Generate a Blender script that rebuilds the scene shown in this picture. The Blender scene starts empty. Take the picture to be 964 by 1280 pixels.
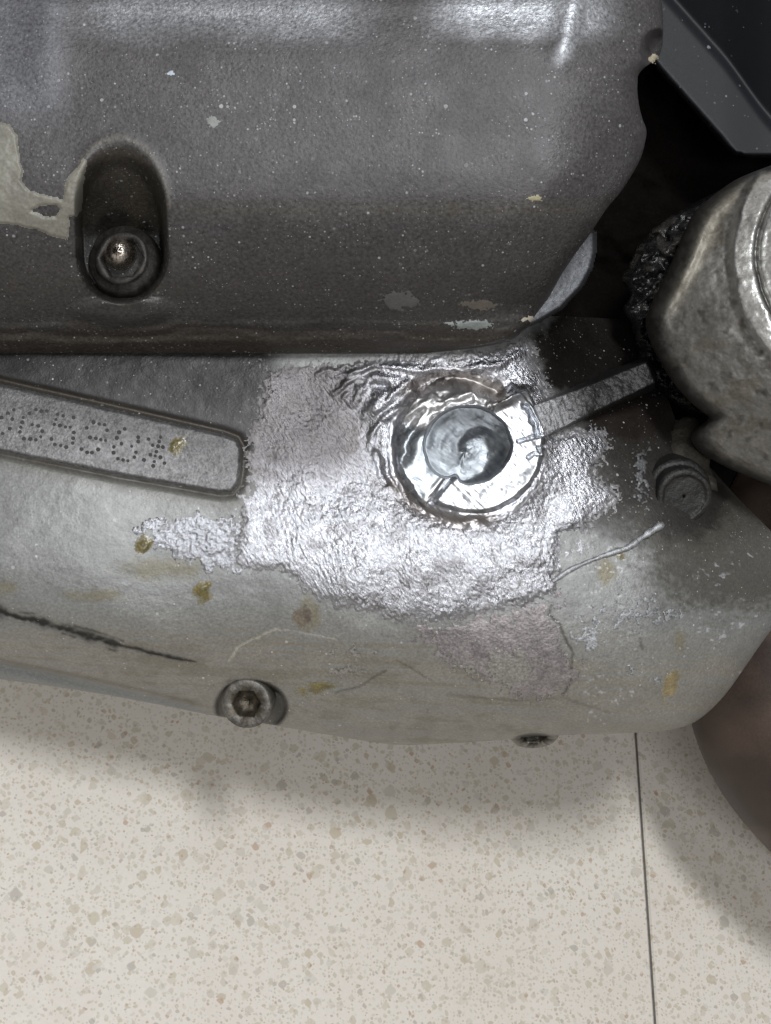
import bpy, math, random
import numpy as np
from mathutils import Matrix, Vector

# ------------------------------------------------------------------ camera, world, lamps
PITCH = math.radians(62)          # the camera looks down this far
DIST = 320.0                      # mm from the lens to the plane through the drain boss
SC = 0.1556                       # mm per photo pixel on that plane
H0 = 84.0                        # height of that plane's centre above the floor, mm
CU, CV = 482.0, 640.0
sp, cp = math.sin(PITCH), math.cos(PITCH)
ROLL = math.radians(-18)          # the engine leans: its left end sits nearer the floor
ROT = Matrix(((1, 0, 0), (0, sp, -cp), (0, cp, sp))) @ Matrix.Rotation(ROLL, 3, 'Y')      # bench frame (x right, y up, z to lens) -> world
scene = bpy.context.scene
col = scene.collection

cam = bpy.data.cameras.new('camera'); camo = bpy.data.objects.new('camera', cam); col.objects.link(camo)
cam.sensor_fit = 'VERTICAL'; cam.sensor_height = 24.0
cam.lens = 24.0 * DIST / (1280 * SC)
cam.clip_start = 0.01; cam.clip_end = 50
camo.matrix_world = Matrix.Translation(ROT @ Vector((0, 0, DIST)) / 1000 + Vector((0, 0, H0 / 1000))) @ ROT.to_4x4()
scene.camera = camo

world = bpy.data.worlds.new('World'); scene.world = world; world.use_nodes = True
bg = world.node_tree.nodes['Background']
bg.inputs['Color'].default_value = (1.0, 0.965, 0.92, 1); bg.inputs['Strength'].default_value = 0.33

def lamp(name, loc, target, sx, sy, power, color):
    l = bpy.data.lights.new(name, 'AREA'); l.shape = 'RECTANGLE'; l.size = sx; l.size_y = sy
    l.energy = power; l.color = color
    o = bpy.data.objects.new(name, l); col.objects.link(o); o.location = loc
    d = Vector(target) - Vector(loc)
    o.rotation_euler = d.to_track_quat('-Z', 'Y').to_euler()
    return o
lamp('ceiling_tube_lamp', (-0.15, -0.02, 2.3), (0, 0, 0.1), 0.5, 0.26, 30, (0.96, 0.98, 1.0))
lamp('ceiling_tube_lamp', (-0.45, -1.45, 2.3), (0, 0, 0.1), 1.2, 0.30, 23, (0.97, 0.985, 1.0))

scene.view_settings.view_transform = 'Standard'; scene.view_settings.look = 'None'
scene.view_settings.exposure = 0.0; scene.view_settings.gamma = 1.0
scene.view_settings.use_curve_mapping = False
scene.cycles.use_denoising = True
scene.cycles.max_bounces = 8
scene.cycles.sample_clamp_indirect = 6

# ------------------------------------------------------------------ numpy helpers
def lin(r, g, b):
    f = lambda c: (c / 255) / 12.92 if c / 255 <= .04045 else ((c / 255 + .055) / 1.055) ** 2.4
    return np.array((f(r), f(g), f(b)))
def P(u, v, z):
    k = SC * (DIST - z) / DIST
    return np.stack([(u - CU) * k, (CV - v) * k, z + 0 * u], -1)
def sstep(a, b, x):
    t = np.clip((x - a) / (b - a), 0, 1); return t * t * (3 - 2 * t)
def _hash(ix, iy, seed):
    h = (ix.astype(np.int64) * 374761393 + iy.astype(np.int64) * 668265263 + seed * 974634777) & 0xffffffff
    h = ((h ^ (h >> 13)) * 1274126177) & 0xffffffff
    h = ((h ^ (h >> 15)) * 2246822519) & 0xffffffff
    return ((h ^ (h >> 16)) & 0xffffff) / float(0xffffff)
def vnoise(x, y, seed=0):
    ix, iy = np.floor(x), np.floor(y); fx, fy = x - ix, y - iy
    fx = fx * fx * (3 - 2 * fx); fy = fy * fy * (3 - 2 * fy)
    a = _hash(ix, iy, seed); b = _hash(ix + 1, iy, seed); c = _hash(ix, iy + 1, seed); d = _hash(ix + 1, iy + 1, seed)
    return (a + (b - a) * fx) * (1 - fy) + (c + (d - c) * fx) * fy
def fbm(x, y, seed=0, oct=4, gain=.5):
    s = 0; a = 1; n = 0
    for i in range(oct):
        s = s + a * vnoise(x * 2 ** i, y * 2 ** i, seed + i * 17); n += a; a *= gain
    return s / n
def worley(x, y, seed=0):
    ix, iy = np.floor(x), np.floor(y)
    f1 = np.full(x.shape, 9.); f2 = f1.copy(); cid = np.zeros(x.shape)
    for dx in (-1, 0, 1):
        for dy in (-1, 0, 1):
            cx, cy = ix + dx, iy + dy
            d = np.hypot(cx + _hash(cx, cy, seed) - x, cy + _hash(cx, cy, seed + 5) - y)
            near = d < f1
            f2 = np.where(near, f1, np.minimum(f2, d)); cid = np.where(near, _hash(cx, cy, seed + 9), cid)
            f1 = np.where(near, d, f1)
    return f1, f2, cid
def polysd(u, v, poly):                       # signed distance in px, negative inside
    p = np.array(poly, float); q = np.roll(p, -1, 0)
    d2 = np.full(u.shape, 1e12); ins = np.zeros(u.shape, bool)
    for (ax, ay), (bx, by) in zip(p, q):
        ex, ey = bx - ax, by - ay
        t = np.clip(((u - ax) * ex + (v - ay) * ey) / (ex * ex + ey * ey + 1e-9), 0, 1)
        d2 = np.minimum(d2, (u - ax - t * ex) ** 2 + (v - ay - t * ey) ** 2)
        c = (ay > v) != (by > v)
        ins ^= c & (u < ax + ex * (v - ay) / (ey if abs(ey) > 1e-9 else 1e-9))
    return np.where(ins, -1, 1) * np.sqrt(d2)
def linesd(u, v, pts):                        # distance to a polyline and position 0..1 along it
    p = np.array(pts, float); L = np.r_[0, np.cumsum(np.hypot(*(p[1:] - p[:-1]).T))]
    best = np.full(u.shape, 1e12); pos = np.zeros(u.shape)
    for i in range(len(p) - 1):
        (ax, ay), (bx, by) = p[i], p[i + 1]; ex, ey = bx - ax, by - ay; l2 = ex * ex + ey * ey
        t = np.clip(((u - ax) * ex + (v - ay) * ey) / l2, 0, 1)
        d2 = (u - ax - t * ex) ** 2 + (v - ay - t * ey) ** 2
        n = d2 < best; best = np.where(n, d2, best); pos = np.where(n, (L[i] + t * math.sqrt(l2)) / L[-1], pos)
    return np.sqrt(best), pos
class TPS:                                    # thin-plate spline through (u, v, z) control points
    def __init__(self, pts, smooth=0.0):
        p = np.array(pts, float); self.c = p[:, :2] / 100; n = len(p)
        K = self.phi(self.c[:, None] - self.c[None]) + np.eye(n) * smooth
        Q = np.c_[np.ones(n), self.c]
        A = np.block([[K, Q], [Q.T, np.zeros((3, 3))]])
        self.w = np.linalg.solve(A, np.r_[p[:, 2], 0, 0, 0])
    @staticmethod
    def phi(d):
        r2 = (d ** 2).sum(-1); return r2 * np.log(r2 + 1e-12)
    def __call__(self, u, v):
        x = np.stack([u, v], -1).reshape(-1, 2) / 100; out = self.w[-3] + x @ self.w[-2:]
        for i, c in enumerate(self.c): out = out + self.w[i] * self.phi(x - c)
        return out.reshape(u.shape)
def spline(xs, pts):                          # smooth 1-D interpolation (pchip-like through table)
    p = np.array(pts, float); x, y = p[:, 0], p[:, 1]
    m = np.gradient(y, x); i = np.clip(np.searchsorted(x, xs) - 1, 0, len(x) - 2)
    h = x[i + 1] - x[i]; t = np.clip((xs - x[i]) / h, 0, 1)
    s = np.diff(y) / np.diff(x)
    m = np.clip(m, -3 * np.abs(s).max(), 3 * np.abs(s).max())
    return ((2*t**3 - 3*t**2 + 1) * y[i] + (t**3 - 2*t**2 + t) * h * m[i] + (-2*t**3 + 3*t**2) * y[i+1] + (t**3 - t**2) * h * m[i+1])

# ------------------------------------------------------------------ object helpers
BASE = {}
def tag(o, label=None, cat=None, group=None, kind=None):
    if label: o['label'] = label
    if cat: o['category'] = cat
    if group: o['group'] = group
    if kind: o['kind'] = kind
    return o
def mw(base):
    return Matrix.Translation(ROT @ Vector(base) / 1000 + Vector((0, 0, H0 / 1000))) @ ROT.to_4x4()
def thing(name, base, label, cat, group=None):
    o = bpy.data.objects.new(name, None); col.objects.link(o); o.empty_display_size = .01
    o.matrix_world = mw(base); BASE[o.name] = tuple(base)
    return tag(o, label, cat, group)
def mk(name, co, faces, mat, parent=None, base=None, tint=None, rgh=None, met=None, smooth=True, mask=None):
    """co (n,3) in bench mm; faces (m,4) or (m,3) int array or list of lists."""
    co = np.asarray(co, float).reshape(-1, 3)
    b = BASE[parent.name] if parent is not None else tuple(base if base is not None else co.mean(0))
    me = bpy.data.meshes.new(name)
    loc = (co - np.array(b)) / 1000
    if isinstance(faces, np.ndarray):
        used = np.zeros(len(co), bool); used[faces.ravel()] = True
        if not used.all():
            idx = np.cumsum(used) - 1; faces = idx[faces]; loc = loc[used]
            f = lambda a: a if a is None or np.ndim(a) == 0 or len(np.asarray(a)) != len(used) else np.asarray(a)[used]
            tint, rgh, met = (f(tint) if tint is not None and np.ndim(tint) == 2 else tint), f(rgh), f(met)
        k = faces.shape[1]; n = len(faces)
        me.vertices.add(len(loc)); me.vertices.foreach_set('co', loc.astype(np.float32).ravel())
        me.loops.add(n * k); me.loops.foreach_set('vertex_index', faces.astype(np.int32).ravel())
        me.polygons.add(n); me.polygons.foreach_set('loop_start', np.arange(0, n * k, k, dtype=np.int32))
        me.update(calc_edges=True)
    else:
        me.from_pydata([tuple(p) for p in loc], [], [list(f) for f in faces]); me.update()
    nv = len(me.vertices)
    if tint is not None:
        t = np.broadcast_to(np.asarray(tint, float), (nv, 3)); a = me.attributes.new('tint', 'FLOAT_COLOR', 'POINT')
        a.data.foreach_set('color', np.c_[np.clip(t, 0.002, .95), np.ones(nv)].astype(np.float32).ravel())
    for nm, val in (('rgh', rgh), ('met', met)):
        if val is not None:
            a = me.attributes.new(nm, 'FLOAT', 'POINT')
            a.data.foreach_set('value', np.broadcast_to(np.asarray(val, float), (nv,)).astype(np.float32))
    if smooth: me.polygons.foreach_set('use_smooth', np.ones(len(me.polygons), bool))
    me.materials.append(mat)
    o = bpy.data.objects.new(name, me); col.objects.link(o)
    if parent is not None: o.parent = parent; BASE[o.name] = b
    else: o.matrix_world = mw(b); BASE[o.name] = b
    return o
def quads(n, m, flip=False, wrap=False):
    i, j = np.meshgrid(np.arange(n - 1), np.arange(m if wrap else m - 1), indexing='ij')
    a = i * m + j; b = i * m + (j + 1) % m; c = (i + 1) * m + (j + 1) % m; d = (i + 1) * m + j
    q = np.stack([a, d, c, b] if not flip else [a, b, c, d], -1).reshape(-1, 4)
    return q

# ------------------------------------------------------------------ materials
def nodes(name):
    m = bpy.data.materials.new(name); m.use_nodes = True; nt = m.node_tree
    return m, nt, nt.nodes['Principled BSDF']
def N(nt, t, **kw):
    n = nt.nodes.new(t)
    for k, v in kw.items(): setattr(n, k, v)
    return n
def mathn(nt, op, a, b=None, c=None):
    n = N(nt, 'ShaderNodeMath', operation=op)
    for i, x in enumerate((a, b, c)):
        if x is None: continue
        if isinstance(x, (int, float)): n.inputs[i].default_value = x
        else: nt.links.new(x, n.inputs[i])
    return n.outputs[0]
def mixc(nt, fac, a, b, blend='MIX'):
    n = N(nt, 'ShaderNodeMix', data_type='RGBA', blend_type=blend)
    for s, x in ((0, fac), (6, a), (7, b)):
        if isinstance(x, (int, float)): n.inputs[s].default_value = x
        elif hasattr(x, 'is_linked') or hasattr(x, 'links'): nt.links.new(x, n.inputs[s])
        else: n.inputs[s].default_value = (*x, 1) if len(x) == 3 else x
    return n.outputs[2]
def mmco(nt, sx=1, sy=1, sz=1, rot=0.0):
    tc = N(nt, 'ShaderNodeTexCoord'); mp = N(nt, 'ShaderNodeMapping')
    mp.vector_type = 'TEXTURE'        # turned first, then stretched
    mp.inputs['Scale'].default_value = (1 / (1000 * sx), 1 / (1000 * sy), 1 / (1000 * sz)); mp.inputs['Rotation'].default_value = (0, 0, rot)
    nt.links.new(tc.outputs['Object'], mp.inputs['Vector']); return mp.outputs[0]
def noise(nt, vec, scale, detail=4, rough=.55):
    n = N(nt, 'ShaderNodeTexNoise'); nt.links.new(vec, n.inputs['Vector'])
    n.inputs['Scale'].default_value = scale; n.inputs['Detail'].default_value = detail; n.inputs['Roughness'].default_value = rough
    return n.outputs['Fac']
def relief_mat(name, grain=3.0, grain_amt=.25, blotch=.35, blotch_amt=.25, bump=.03, bscale=3.0,
               specks=0.0, speck_scale=1.1, speck_col=(.5, .52, .55), rgh_amt=.12, stretch=(1, 1, 1), rot=0.0, spec=.5):
    m, nt, b = nodes(name); L = nt.links.new
    at = N(nt, 'ShaderNodeAttribute', attribute_name='tint')
    ar = N(nt, 'ShaderNodeAttribute', attribute_name='rgh'); am = N(nt, 'ShaderNodeAttribute', attribute_name='met')
    co = mmco(nt, *stretch, rot=rot); iso = mmco(nt)
    g = noise(nt, co, grain, 3, .6); bl = noise(nt, iso, blotch, 5, .6)
    f = mathn(nt, 'MAXIMUM', mathn(nt, 'MULTIPLY_ADD', g, 5 * grain_amt, 1 - 2.5 * grain_amt), .12)
    f2 = mathn(nt, 'MULTIPLY_ADD', bl, 2 * blotch_amt, 1 - blotch_amt)
    f = mathn(nt, 'MULTIPLY', f, f2)
    c = mixc(nt, 1.0, at.outputs['Color'], N(nt, 'ShaderNodeCombineColor').outputs[0], 'MULTIPLY')
    cc = nt.nodes[-2] if False else None
    comb = [n for n in nt.nodes if n.bl_idname == 'ShaderNodeCombineColor'][-1]
    for i in range(3): L(f, comb.inputs[i])
    rg = mathn(nt, 'ADD', ar.outputs['Fac'], mathn(nt, 'MULTIPLY_ADD', g, 2 * rgh_amt, -rgh_amt))
    met = am.outputs['Fac']
    if specks > 0:
        for ss, dens, rmax, r0 in ((speck_scale, specks, .22, .09), (speck_scale * 2.0, specks * 1.2, .20, .15)):
            v = N(nt, 'ShaderNodeTexVoronoi'); L(iso, v.inputs['Vector']); v.inputs['Scale'].default_value = ss
            sep = N(nt, 'ShaderNodeSeparateColor'); L(v.outputs['Color'], sep.inputs[0])
            # only some cells hold a speck, each of its own size
            on = mathn(nt, 'LESS_THAN', sep.outputs[0], mathn(nt, 'MULTIPLY', mathn(nt, 'POWER', bl, 4.0), dens * 16))
            rad = mathn(nt, 'MULTIPLY_ADD', mathn(nt, 'POWER', sep.outputs[1], 4.0), rmax, r0)
            dn = mathn(nt, 'ADD', v.outputs['Distance'], mathn(nt, 'MULTIPLY_ADD', g, .24, -.12))
            hit = mathn(nt, 'MULTIPLY', on, mathn(nt, 'LESS_THAN', dn, rad))
            hit = mathn(nt, 'MULTIPLY', hit, mathn(nt, 'MULTIPLY_ADD', mathn(nt, 'POWER', sep.outputs[2], 3.0), .65, .10))
            c = mixc(nt, hit, c, speck_col)
            met = mathn(nt, 'MULTIPLY', met, mathn(nt, 'SUBTRACT', 1.0, hit))
    L(c, b.inputs['Base Color']); L(rg, b.inputs['Roughness']); L(met, b.inputs['Metallic'])
    b.inputs['Specular IOR Level'].default_value = spec
    if bump:
        bn = noise(nt, co, bscale, 4, .6); bp = N(nt, 'ShaderNodeBump')
        bp.inputs['Strength'].default_value = 1.0; bp.inputs['Distance'].default_value = bump / 1000
        L(bn, bp.inputs['Height']); L(bp.outputs[0], b.inputs['Normal'])
    return m
M_cover = relief_mat('charcoal_engine_paint', grain=1.7, grain_amt=.42, blotch=.12, blotch_amt=.25, bump=.09, bscale=1.9, specks=.30, speck_scale=.85, speck_col=(.42, .43, .45), spec=.5)
M_case = relief_mat('worn_grey_engine_paint', grain=1.9, grain_amt=.20, blotch=.16, blotch_amt=.2, bump=.07, bscale=2.2, specks=.10, speck_scale=.9, speck_col=(.6, .6, .6))
M_weld = relief_mat('bare_welded_aluminium', grain=2.2, grain_amt=.15, blotch=.2, blotch_amt=.2, bump=.30, bscale=1.6, rgh_amt=.12, stretch=(.55, 1.15, 1), rot=-math.radians(58))
M_ring = relief_mat('filed_aluminium', grain=1.8, grain_amt=.08, blotch=.2, blotch_amt=.25, bump=.06, bscale=1.6, rgh_amt=.12, stretch=(.3, 1.6, 1), rot=-math.radians(30))
M_raw = relief_mat('scuffed_bare_aluminium', grain=2.0, grain_amt=.32, blotch=.3, blotch_amt=.2, bump=.16, bscale=2.0, rgh_amt=.15)
M_dirt = relief_mat('greasy_black_grime', grain=1.8, grain_amt=.3, blotch=.25, blotch_amt=.4, bump=.2, bscale=1.4, rgh_amt=.25)
M_cast = relief_mat('dirty_cast_aluminium', grain=1.6, grain_amt=.16, blotch=.2, blotch_amt=.5, bump=.10, bscale=1.2, specks=.12, speck_scale=.9, speck_col=(.04, .036, .032), rgh_amt=.15)
M_plastic = relief_mat('black_satin_plastic', spec=.3, grain=3.0, grain_amt=.1, blotch=.15, blotch_amt=.15, bump=.02, bscale=4, specks=.05, speck_scale=.6, speck_col=(.35, .37, .4))
M_rust = relief_mat('heat_browned_steel', grain=1.8, grain_amt=.12, blotch=.05, blotch_amt=.25, bump=.03, bscale=3)
M_void = relief_mat('gap_shade_black', grain=1.5, grain_amt=.5, blotch=.2, blotch_amt=.5, bump=.1, bscale=1, spec=.06)
M_smear = relief_mat('dried_grey_sealant', grain=2.0, grain_amt=.15, blotch=.3, blotch_amt=.2, bump=.06, bscale=1.5)
M_resin = relief_mat('amber_oil_varnish', grain=2.5, grain_amt=.3, blotch=.5, blotch_amt=.4, bump=.05, bscale=2)
M_screw = relief_mat('grimy_steel_screw', grain=2.2, grain_amt=.25, blotch=.4, blotch_amt=.4, bump=.08, bscale=2.4, rgh_amt=.18)

# ------------------------------------------------------------------ floor
def terrazzo():
    m, nt, b = nodes('cream_terrazzo'); L = nt.links.new
    co = mmco(nt); wob = N(nt, 'ShaderNodeVectorMath', operation='ADD')
    nz = N(nt, 'ShaderNodeTexNoise'); L(co, nz.inputs['Vector']); nz.inputs['Scale'].default_value = .35; nz.inputs['Detail'].default_value = 2
    sc_ = N(nt, 'ShaderNodeVectorMath', operation='SCALE'); L(nz.outputs['Color'], sc_.inputs[0]); sc_.inputs['Scale'].default_value = 1.6
    L(co, wob.inputs[0]); L(sc_.outputs[0], wob.inputs[1])
    base = mixc(nt, noise(nt, co, .05, 4), lin(211, 206, 198), lin(221, 216, 208))
    base = mixc(nt, mathn(nt, 'MULTIPLY', noise(nt, co, 1.3, 4, .7), .6), base, lin(186, 178, 168))
    ramp_cols = [lin(188, 181, 166), lin(178, 170, 152), lin(194, 188, 176), lin(170, 157, 134), lin(180, 174, 163), lin(184, 176, 160), lin(158, 152, 143), lin(190, 186, 178), lin(174, 168, 146), lin(184, 178, 168), lin(164, 134, 108), lin(184, 178, 168)]
    for scale, frac, r0, dx in ((.23, .2, .25, 0), (.38, .4, .26, 37), (.7, .5, .27, 91), (1.25, .5, .28, 53)):
        mp = N(nt, 'ShaderNodeMapping'); mp.inputs['Location'].default_value = (dx, dx * .7, 0); L(wob.outputs[0], mp.inputs['Vector'])
        v = N(nt, 'ShaderNodeTexVoronoi', voronoi_dimensions='2D', distance='MINKOWSKI'); v.inputs['Exponent'].default_value = 1.4
        L(mp.outputs[0], v.inputs['Vector']); v.inputs['Scale'].default_value = scale
        sep = N(nt, 'ShaderNodeSeparateColor'); L(v.outputs['Color'], sep.inputs[0])
        on = mathn(nt, 'LESS_THAN', sep.outputs[0], frac)
        edge = N(nt, 'ShaderNodeTexVoronoi', voronoi_dimensions='2D', feature='DISTANCE_TO_EDGE'); L(mp.outputs[0], edge.inputs['Vector']); edge.inputs['Scale'].default_value = scale
        rad = mathn(nt, 'MULTIPLY_ADD', sep.outputs[2], .22, r0 - .06)
        mr = N(nt, 'ShaderNodeMapRange'); L(mathn(nt, 'SUBTRACT', rad, v.outputs['Distance']), mr.inputs[0]); mr.inputs[1].default_value = 0; mr.inputs[2].default_value = .06
        ramp = N(nt, 'ShaderNodeValToRGB'); ramp.color_ramp.interpolation = 'CONSTANT'
        els = ramp.color_ramp.elements
        while len(els) < len(ramp_cols): els.new(0.5)
        for i, c in enumerate(ramp_cols): els[i].position = [0, .1, .2, .3, .38, .47, .56, .64, .73, .82, .91, .94][i]; els[i].color = (*c, 1)
        L(sep.outputs[1], ramp.inputs[0])
        fac = mathn(nt, 'MULTIPLY', mathn(nt, 'MULTIPLY', on, mr.outputs[0]), .75)
        base = mixc(nt, fac, base, ramp.outputs[0])
    base = mixc(nt, mathn(nt, 'MULTIPLY', mathn(nt, 'POWER', noise(nt, co, .025, 5, .65), 2.5), .9), base, lin(168, 158, 146))
    L(base, b.inputs['Base Color']); b.inputs['Roughness'].default_value = .38
    b.inputs['Specular IOR Level'].default_value = .4
    r = mathn(nt, 'MULTIPLY_ADD', noise(nt, co, .2, 3), .25, .32); L(r, b.inputs['Roughness'])
    return m
M_terr = terrazzo()
mg, ntg, bgp = nodes('dark_grout'); bgp.inputs['Base Color'].default_value = (.10, .09, .08, 1); bgp.inputs['Roughness'].default_value = .9
L_ = ntg.links.new
L_(mixc(ntg, noise(ntg, mmco(ntg), .8), (.06, .055, .05), (.15, .14, .13)), bgp.inputs['Base Color'])
fm = bpy.data.meshes.new('floor')
fm.from_pydata([(-1.5, -1.2, -.0006), (1.5, -1.2, -.0006), (1.5, 1.5, -.0006), (-1.5, 1.5, -.0006)], [], [(0, 1, 2, 3)])
fm.materials.append(mg); floor = bpy.data.objects.new('floor', fm); col.objects.link(floor)
tag(floor, kind='structure')
# the joint seen in the photo: ray through (808, 1098) hits the floor at this x
def floor_hit(u, v):
    d = ROT @ Vector(((u - CU) * SC, (CV - v) * SC, -DIST)); o = camo.matrix_world.translation * 1000
    t = -o.z / d.z; return o + d * t
j1, j2 = floor_hit(795.5, 916) / 1000, floor_hit(820, 1280) / 1000
floor.location = (j2.x, j2.y, 0); floor.rotation_euler = (0, 0, math.atan2(j1.y - j2.y, j1.x - j2.x) - math.pi / 2)
TS, GAP = 0.300, 0.0006
tx = (TS - GAP) / 2; th = .008; bev = .0004
tv = []
for (x, y, z) in ((tx, tx, -th), (tx, tx, -bev), (tx - bev, tx - bev, 0)):
    tv += [(-x, -y, z), (x, -y, z), (x, y, z), (-x, y, z)]
tf = [(8, 9, 10, 11)] + [(a + i, a + (i + 1) % 4, a + 4 + (i + 1) % 4, a + 4 + i) for a in (0, 4) for i in range(4)]
tm = bpy.data.meshes.new('floor_tile'); tm.from_pydata(tv, [], tf); tm.materials.append(M_terr)
y0 = -.07
for i in range(-3, 3):
    for j in range(0, 4):
        t = bpy.data.objects.new('floor_tile', tm); col.objects.link(t); t.parent = floor
        t.location = (TS * (i + .5), y0 + TS * (j - .5), 0)

# ------------------------------------------------------------------ crankcase surface
def ctrl(rows):
    return [(u, v, z) for v, r in rows.items() for (u, z) in r]
CASE = TPS(ctrl({
    395: [(-90, -1), (200, -1), (450, -1), (620, -4), (720, -24), (800, -32), (900, -38)],
    440: [(-90, 1), (200, 1), (450, .8), (620, .5), (690, -8), (720, -16), (800, -24), (900, -33)],
    520: [(-90, 3.5), (200, 3.5), (450, 2.5), (620, 2), (720, -2), (780, -9), (820, -14), (880, -24), (1000, -36)],
    600: [(-90, 6), (200, 6), (450, 4), (620, 4), (720, 2.5), (800, -3), (850, -7), (900, -16), (1000, -30)],
    680: [(-90, 8), (200, 8), (450, 7), (620, 6.5), (750, 4), (850, 0), (920, -7), (1020, -20)],
    750: [(-90, 6.5), (200, 7), (450, 7.5), (620, 7), (750, 5), (850, 1), (900, -4), (980, -18)],
    800: [(-90, 1), (0, 2)],
    820: [(100, 1), (200, 2), (450, 4), (620, 4.5), (750, 3), (850, -2), (900, -9), (1000, -26)],
    850: [(-90, -9), (0, -8), (100, -5), (200, -4)],
    890: [(200, -12), (300, -10), (450, -6), (620, -3.5), (750, -4), (850, -9)],
    925: [(450, -13), (560, -13), (700, -12), (850, -15)]}), smooth=.002)
VBOT = [(-200, 820), (-90, 836), (0, 849), (60, 857), (130, 868), (200, 881), (260, 893), (340, 906), (420, 920), (500, 931), (560, 929), (640, 924), (700, 919),
        (790, 916), (840, 912), (866, 904), (890, 886), (910, 864), (930, 836), (950, 807), (964, 788), (1000, 745), (1040, 715)]
VTOP = [(-200, 395), (700, 395), (800, 400), (850, 540), (880, 575), (920, 620), (964, 664), (1000, 690), (1040, 712)]
PAD = [(-260, 420), (0, 479), (150, 513), (280, 543), (296, 549), (302, 560), (301, 585), (298, 605), (290, 615), (276, 616), (150, 594), (0, 564), (-260, 514)]
BOSS = (583, 560)
WELD = [(327, 455), (400, 450), (455, 446), (500, 440), (560, 440), (620, 434), (642, 427), (660, 424), (675, 432), (670, 446), (684, 462), (686, 480), (700, 510), (697, 540), (740, 530), (763, 540), (768, 560),
        (748, 585), (752, 600), (770, 602), (775, 625), (764, 645), (742, 652), (737, 668), (744, 682), (738, 700), (710, 712), (700, 722), (706, 740), (690, 752), (640, 762), (560, 780), (520, 782), (470, 770),
        (405, 757), (378, 738), (345, 715), (292, 718), (288, 690), (298, 655), (296, 625), (308, 600), (306, 560), (312, 530), (322, 505)]
def erat(u, v): return np.hypot(u - BOSS[0], v - BOSS[1])
CRACK = [(-200, 700), (-90, 735), (0, 765), (40, 775), (90, 788), (140, 804), (190, 816), (245, 827)]
STRIP = [(-200, 788), (-90, 808), (0, 826), (120, 851), (230, 877), (262, 886)]
def case_z(u, v, detail=True):
    z = CASE(u, v)
    # rolled lower edge
    vb = spline(u, VBOT); sl = np.gradient(spline(np.linspace(-200, 1040, 600), VBOT), 1240 / 599)
    s = np.interp(u, np.linspace(-200, 1040, 600), sl)
    d = (vb - v) / np.sqrt(1 + s * s); R = 26.
    q = np.clip(1 - d / R, 0, 1); z = z - 4.0 * (1 - np.sqrt(np.maximum(1 - q * q, 0)))
    if detail:
        sd = polysd(u, v, PAD); z = z - 1.1 * np.exp(-((sd - 4) / 4.5) ** 2)
        dc, pc = linesd(u + 3 * (fbm(u / 9, v / 9, 3) - .5), v + 5 * (fbm(u / 14, v / 14, 5) - .5), CRACK)
        w = 7 * (1.02 - pc) ** .5; z = z - .6 * np.exp(-(dc / np.maximum(w, .8)) ** 2) * (1 - pc * .6)
        # a step down to the sump flange strip at the lower left
        ds = v - np.interp(u, [a for a, _ in STRIP], [b for _, b in STRIP])
        z = z - 3.2 * sstep(-2, 4, ds) * sstep(285, 235, u) + 2.0 * sstep(4, 18, ds) * sstep(285, 235, u)
        # pocket around the lower cap screw
        e = np.hypot((u - 314) / 47, (v - 884) / 34); z = z - 4.5 * sstep(1.02, .82, e)
        e = np.hypot((u - 664) / 30, (v - 928) / 12); z = z - 3 * sstep(1.0, .7, e)
        # soft dents and casting unevenness
        z = z + .55 * (fbm(u / 60, v / 45, 11) - .5) + .10 * (fbm(u / 16, v / 12, 12) - .5) + .05 * (fbm(u / 4, v / 4, 13, 2) - .5)
    return z
casing_root = thing('crankcase', P(np.array(480.), np.array(925.), np.array(-20.)),
                    'worn grey engine crankcase with a bright welded repair around its drain hole', 'crankcase')

nu, nvr = 700, 330
uu = np.linspace(-200, 1040, nu); tt = np.linspace(0, 1, nvr)
vt = np.interp(uu, [a for a, _ in VTOP], [b for _, b in VTOP]); vb = spline(uu, VBOT)
U = np.repeat(uu[None], nvr, 0); V = vt[None] + (vb - vt)[None] * tt[:, None]
Z = case_z(U, V)
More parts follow.
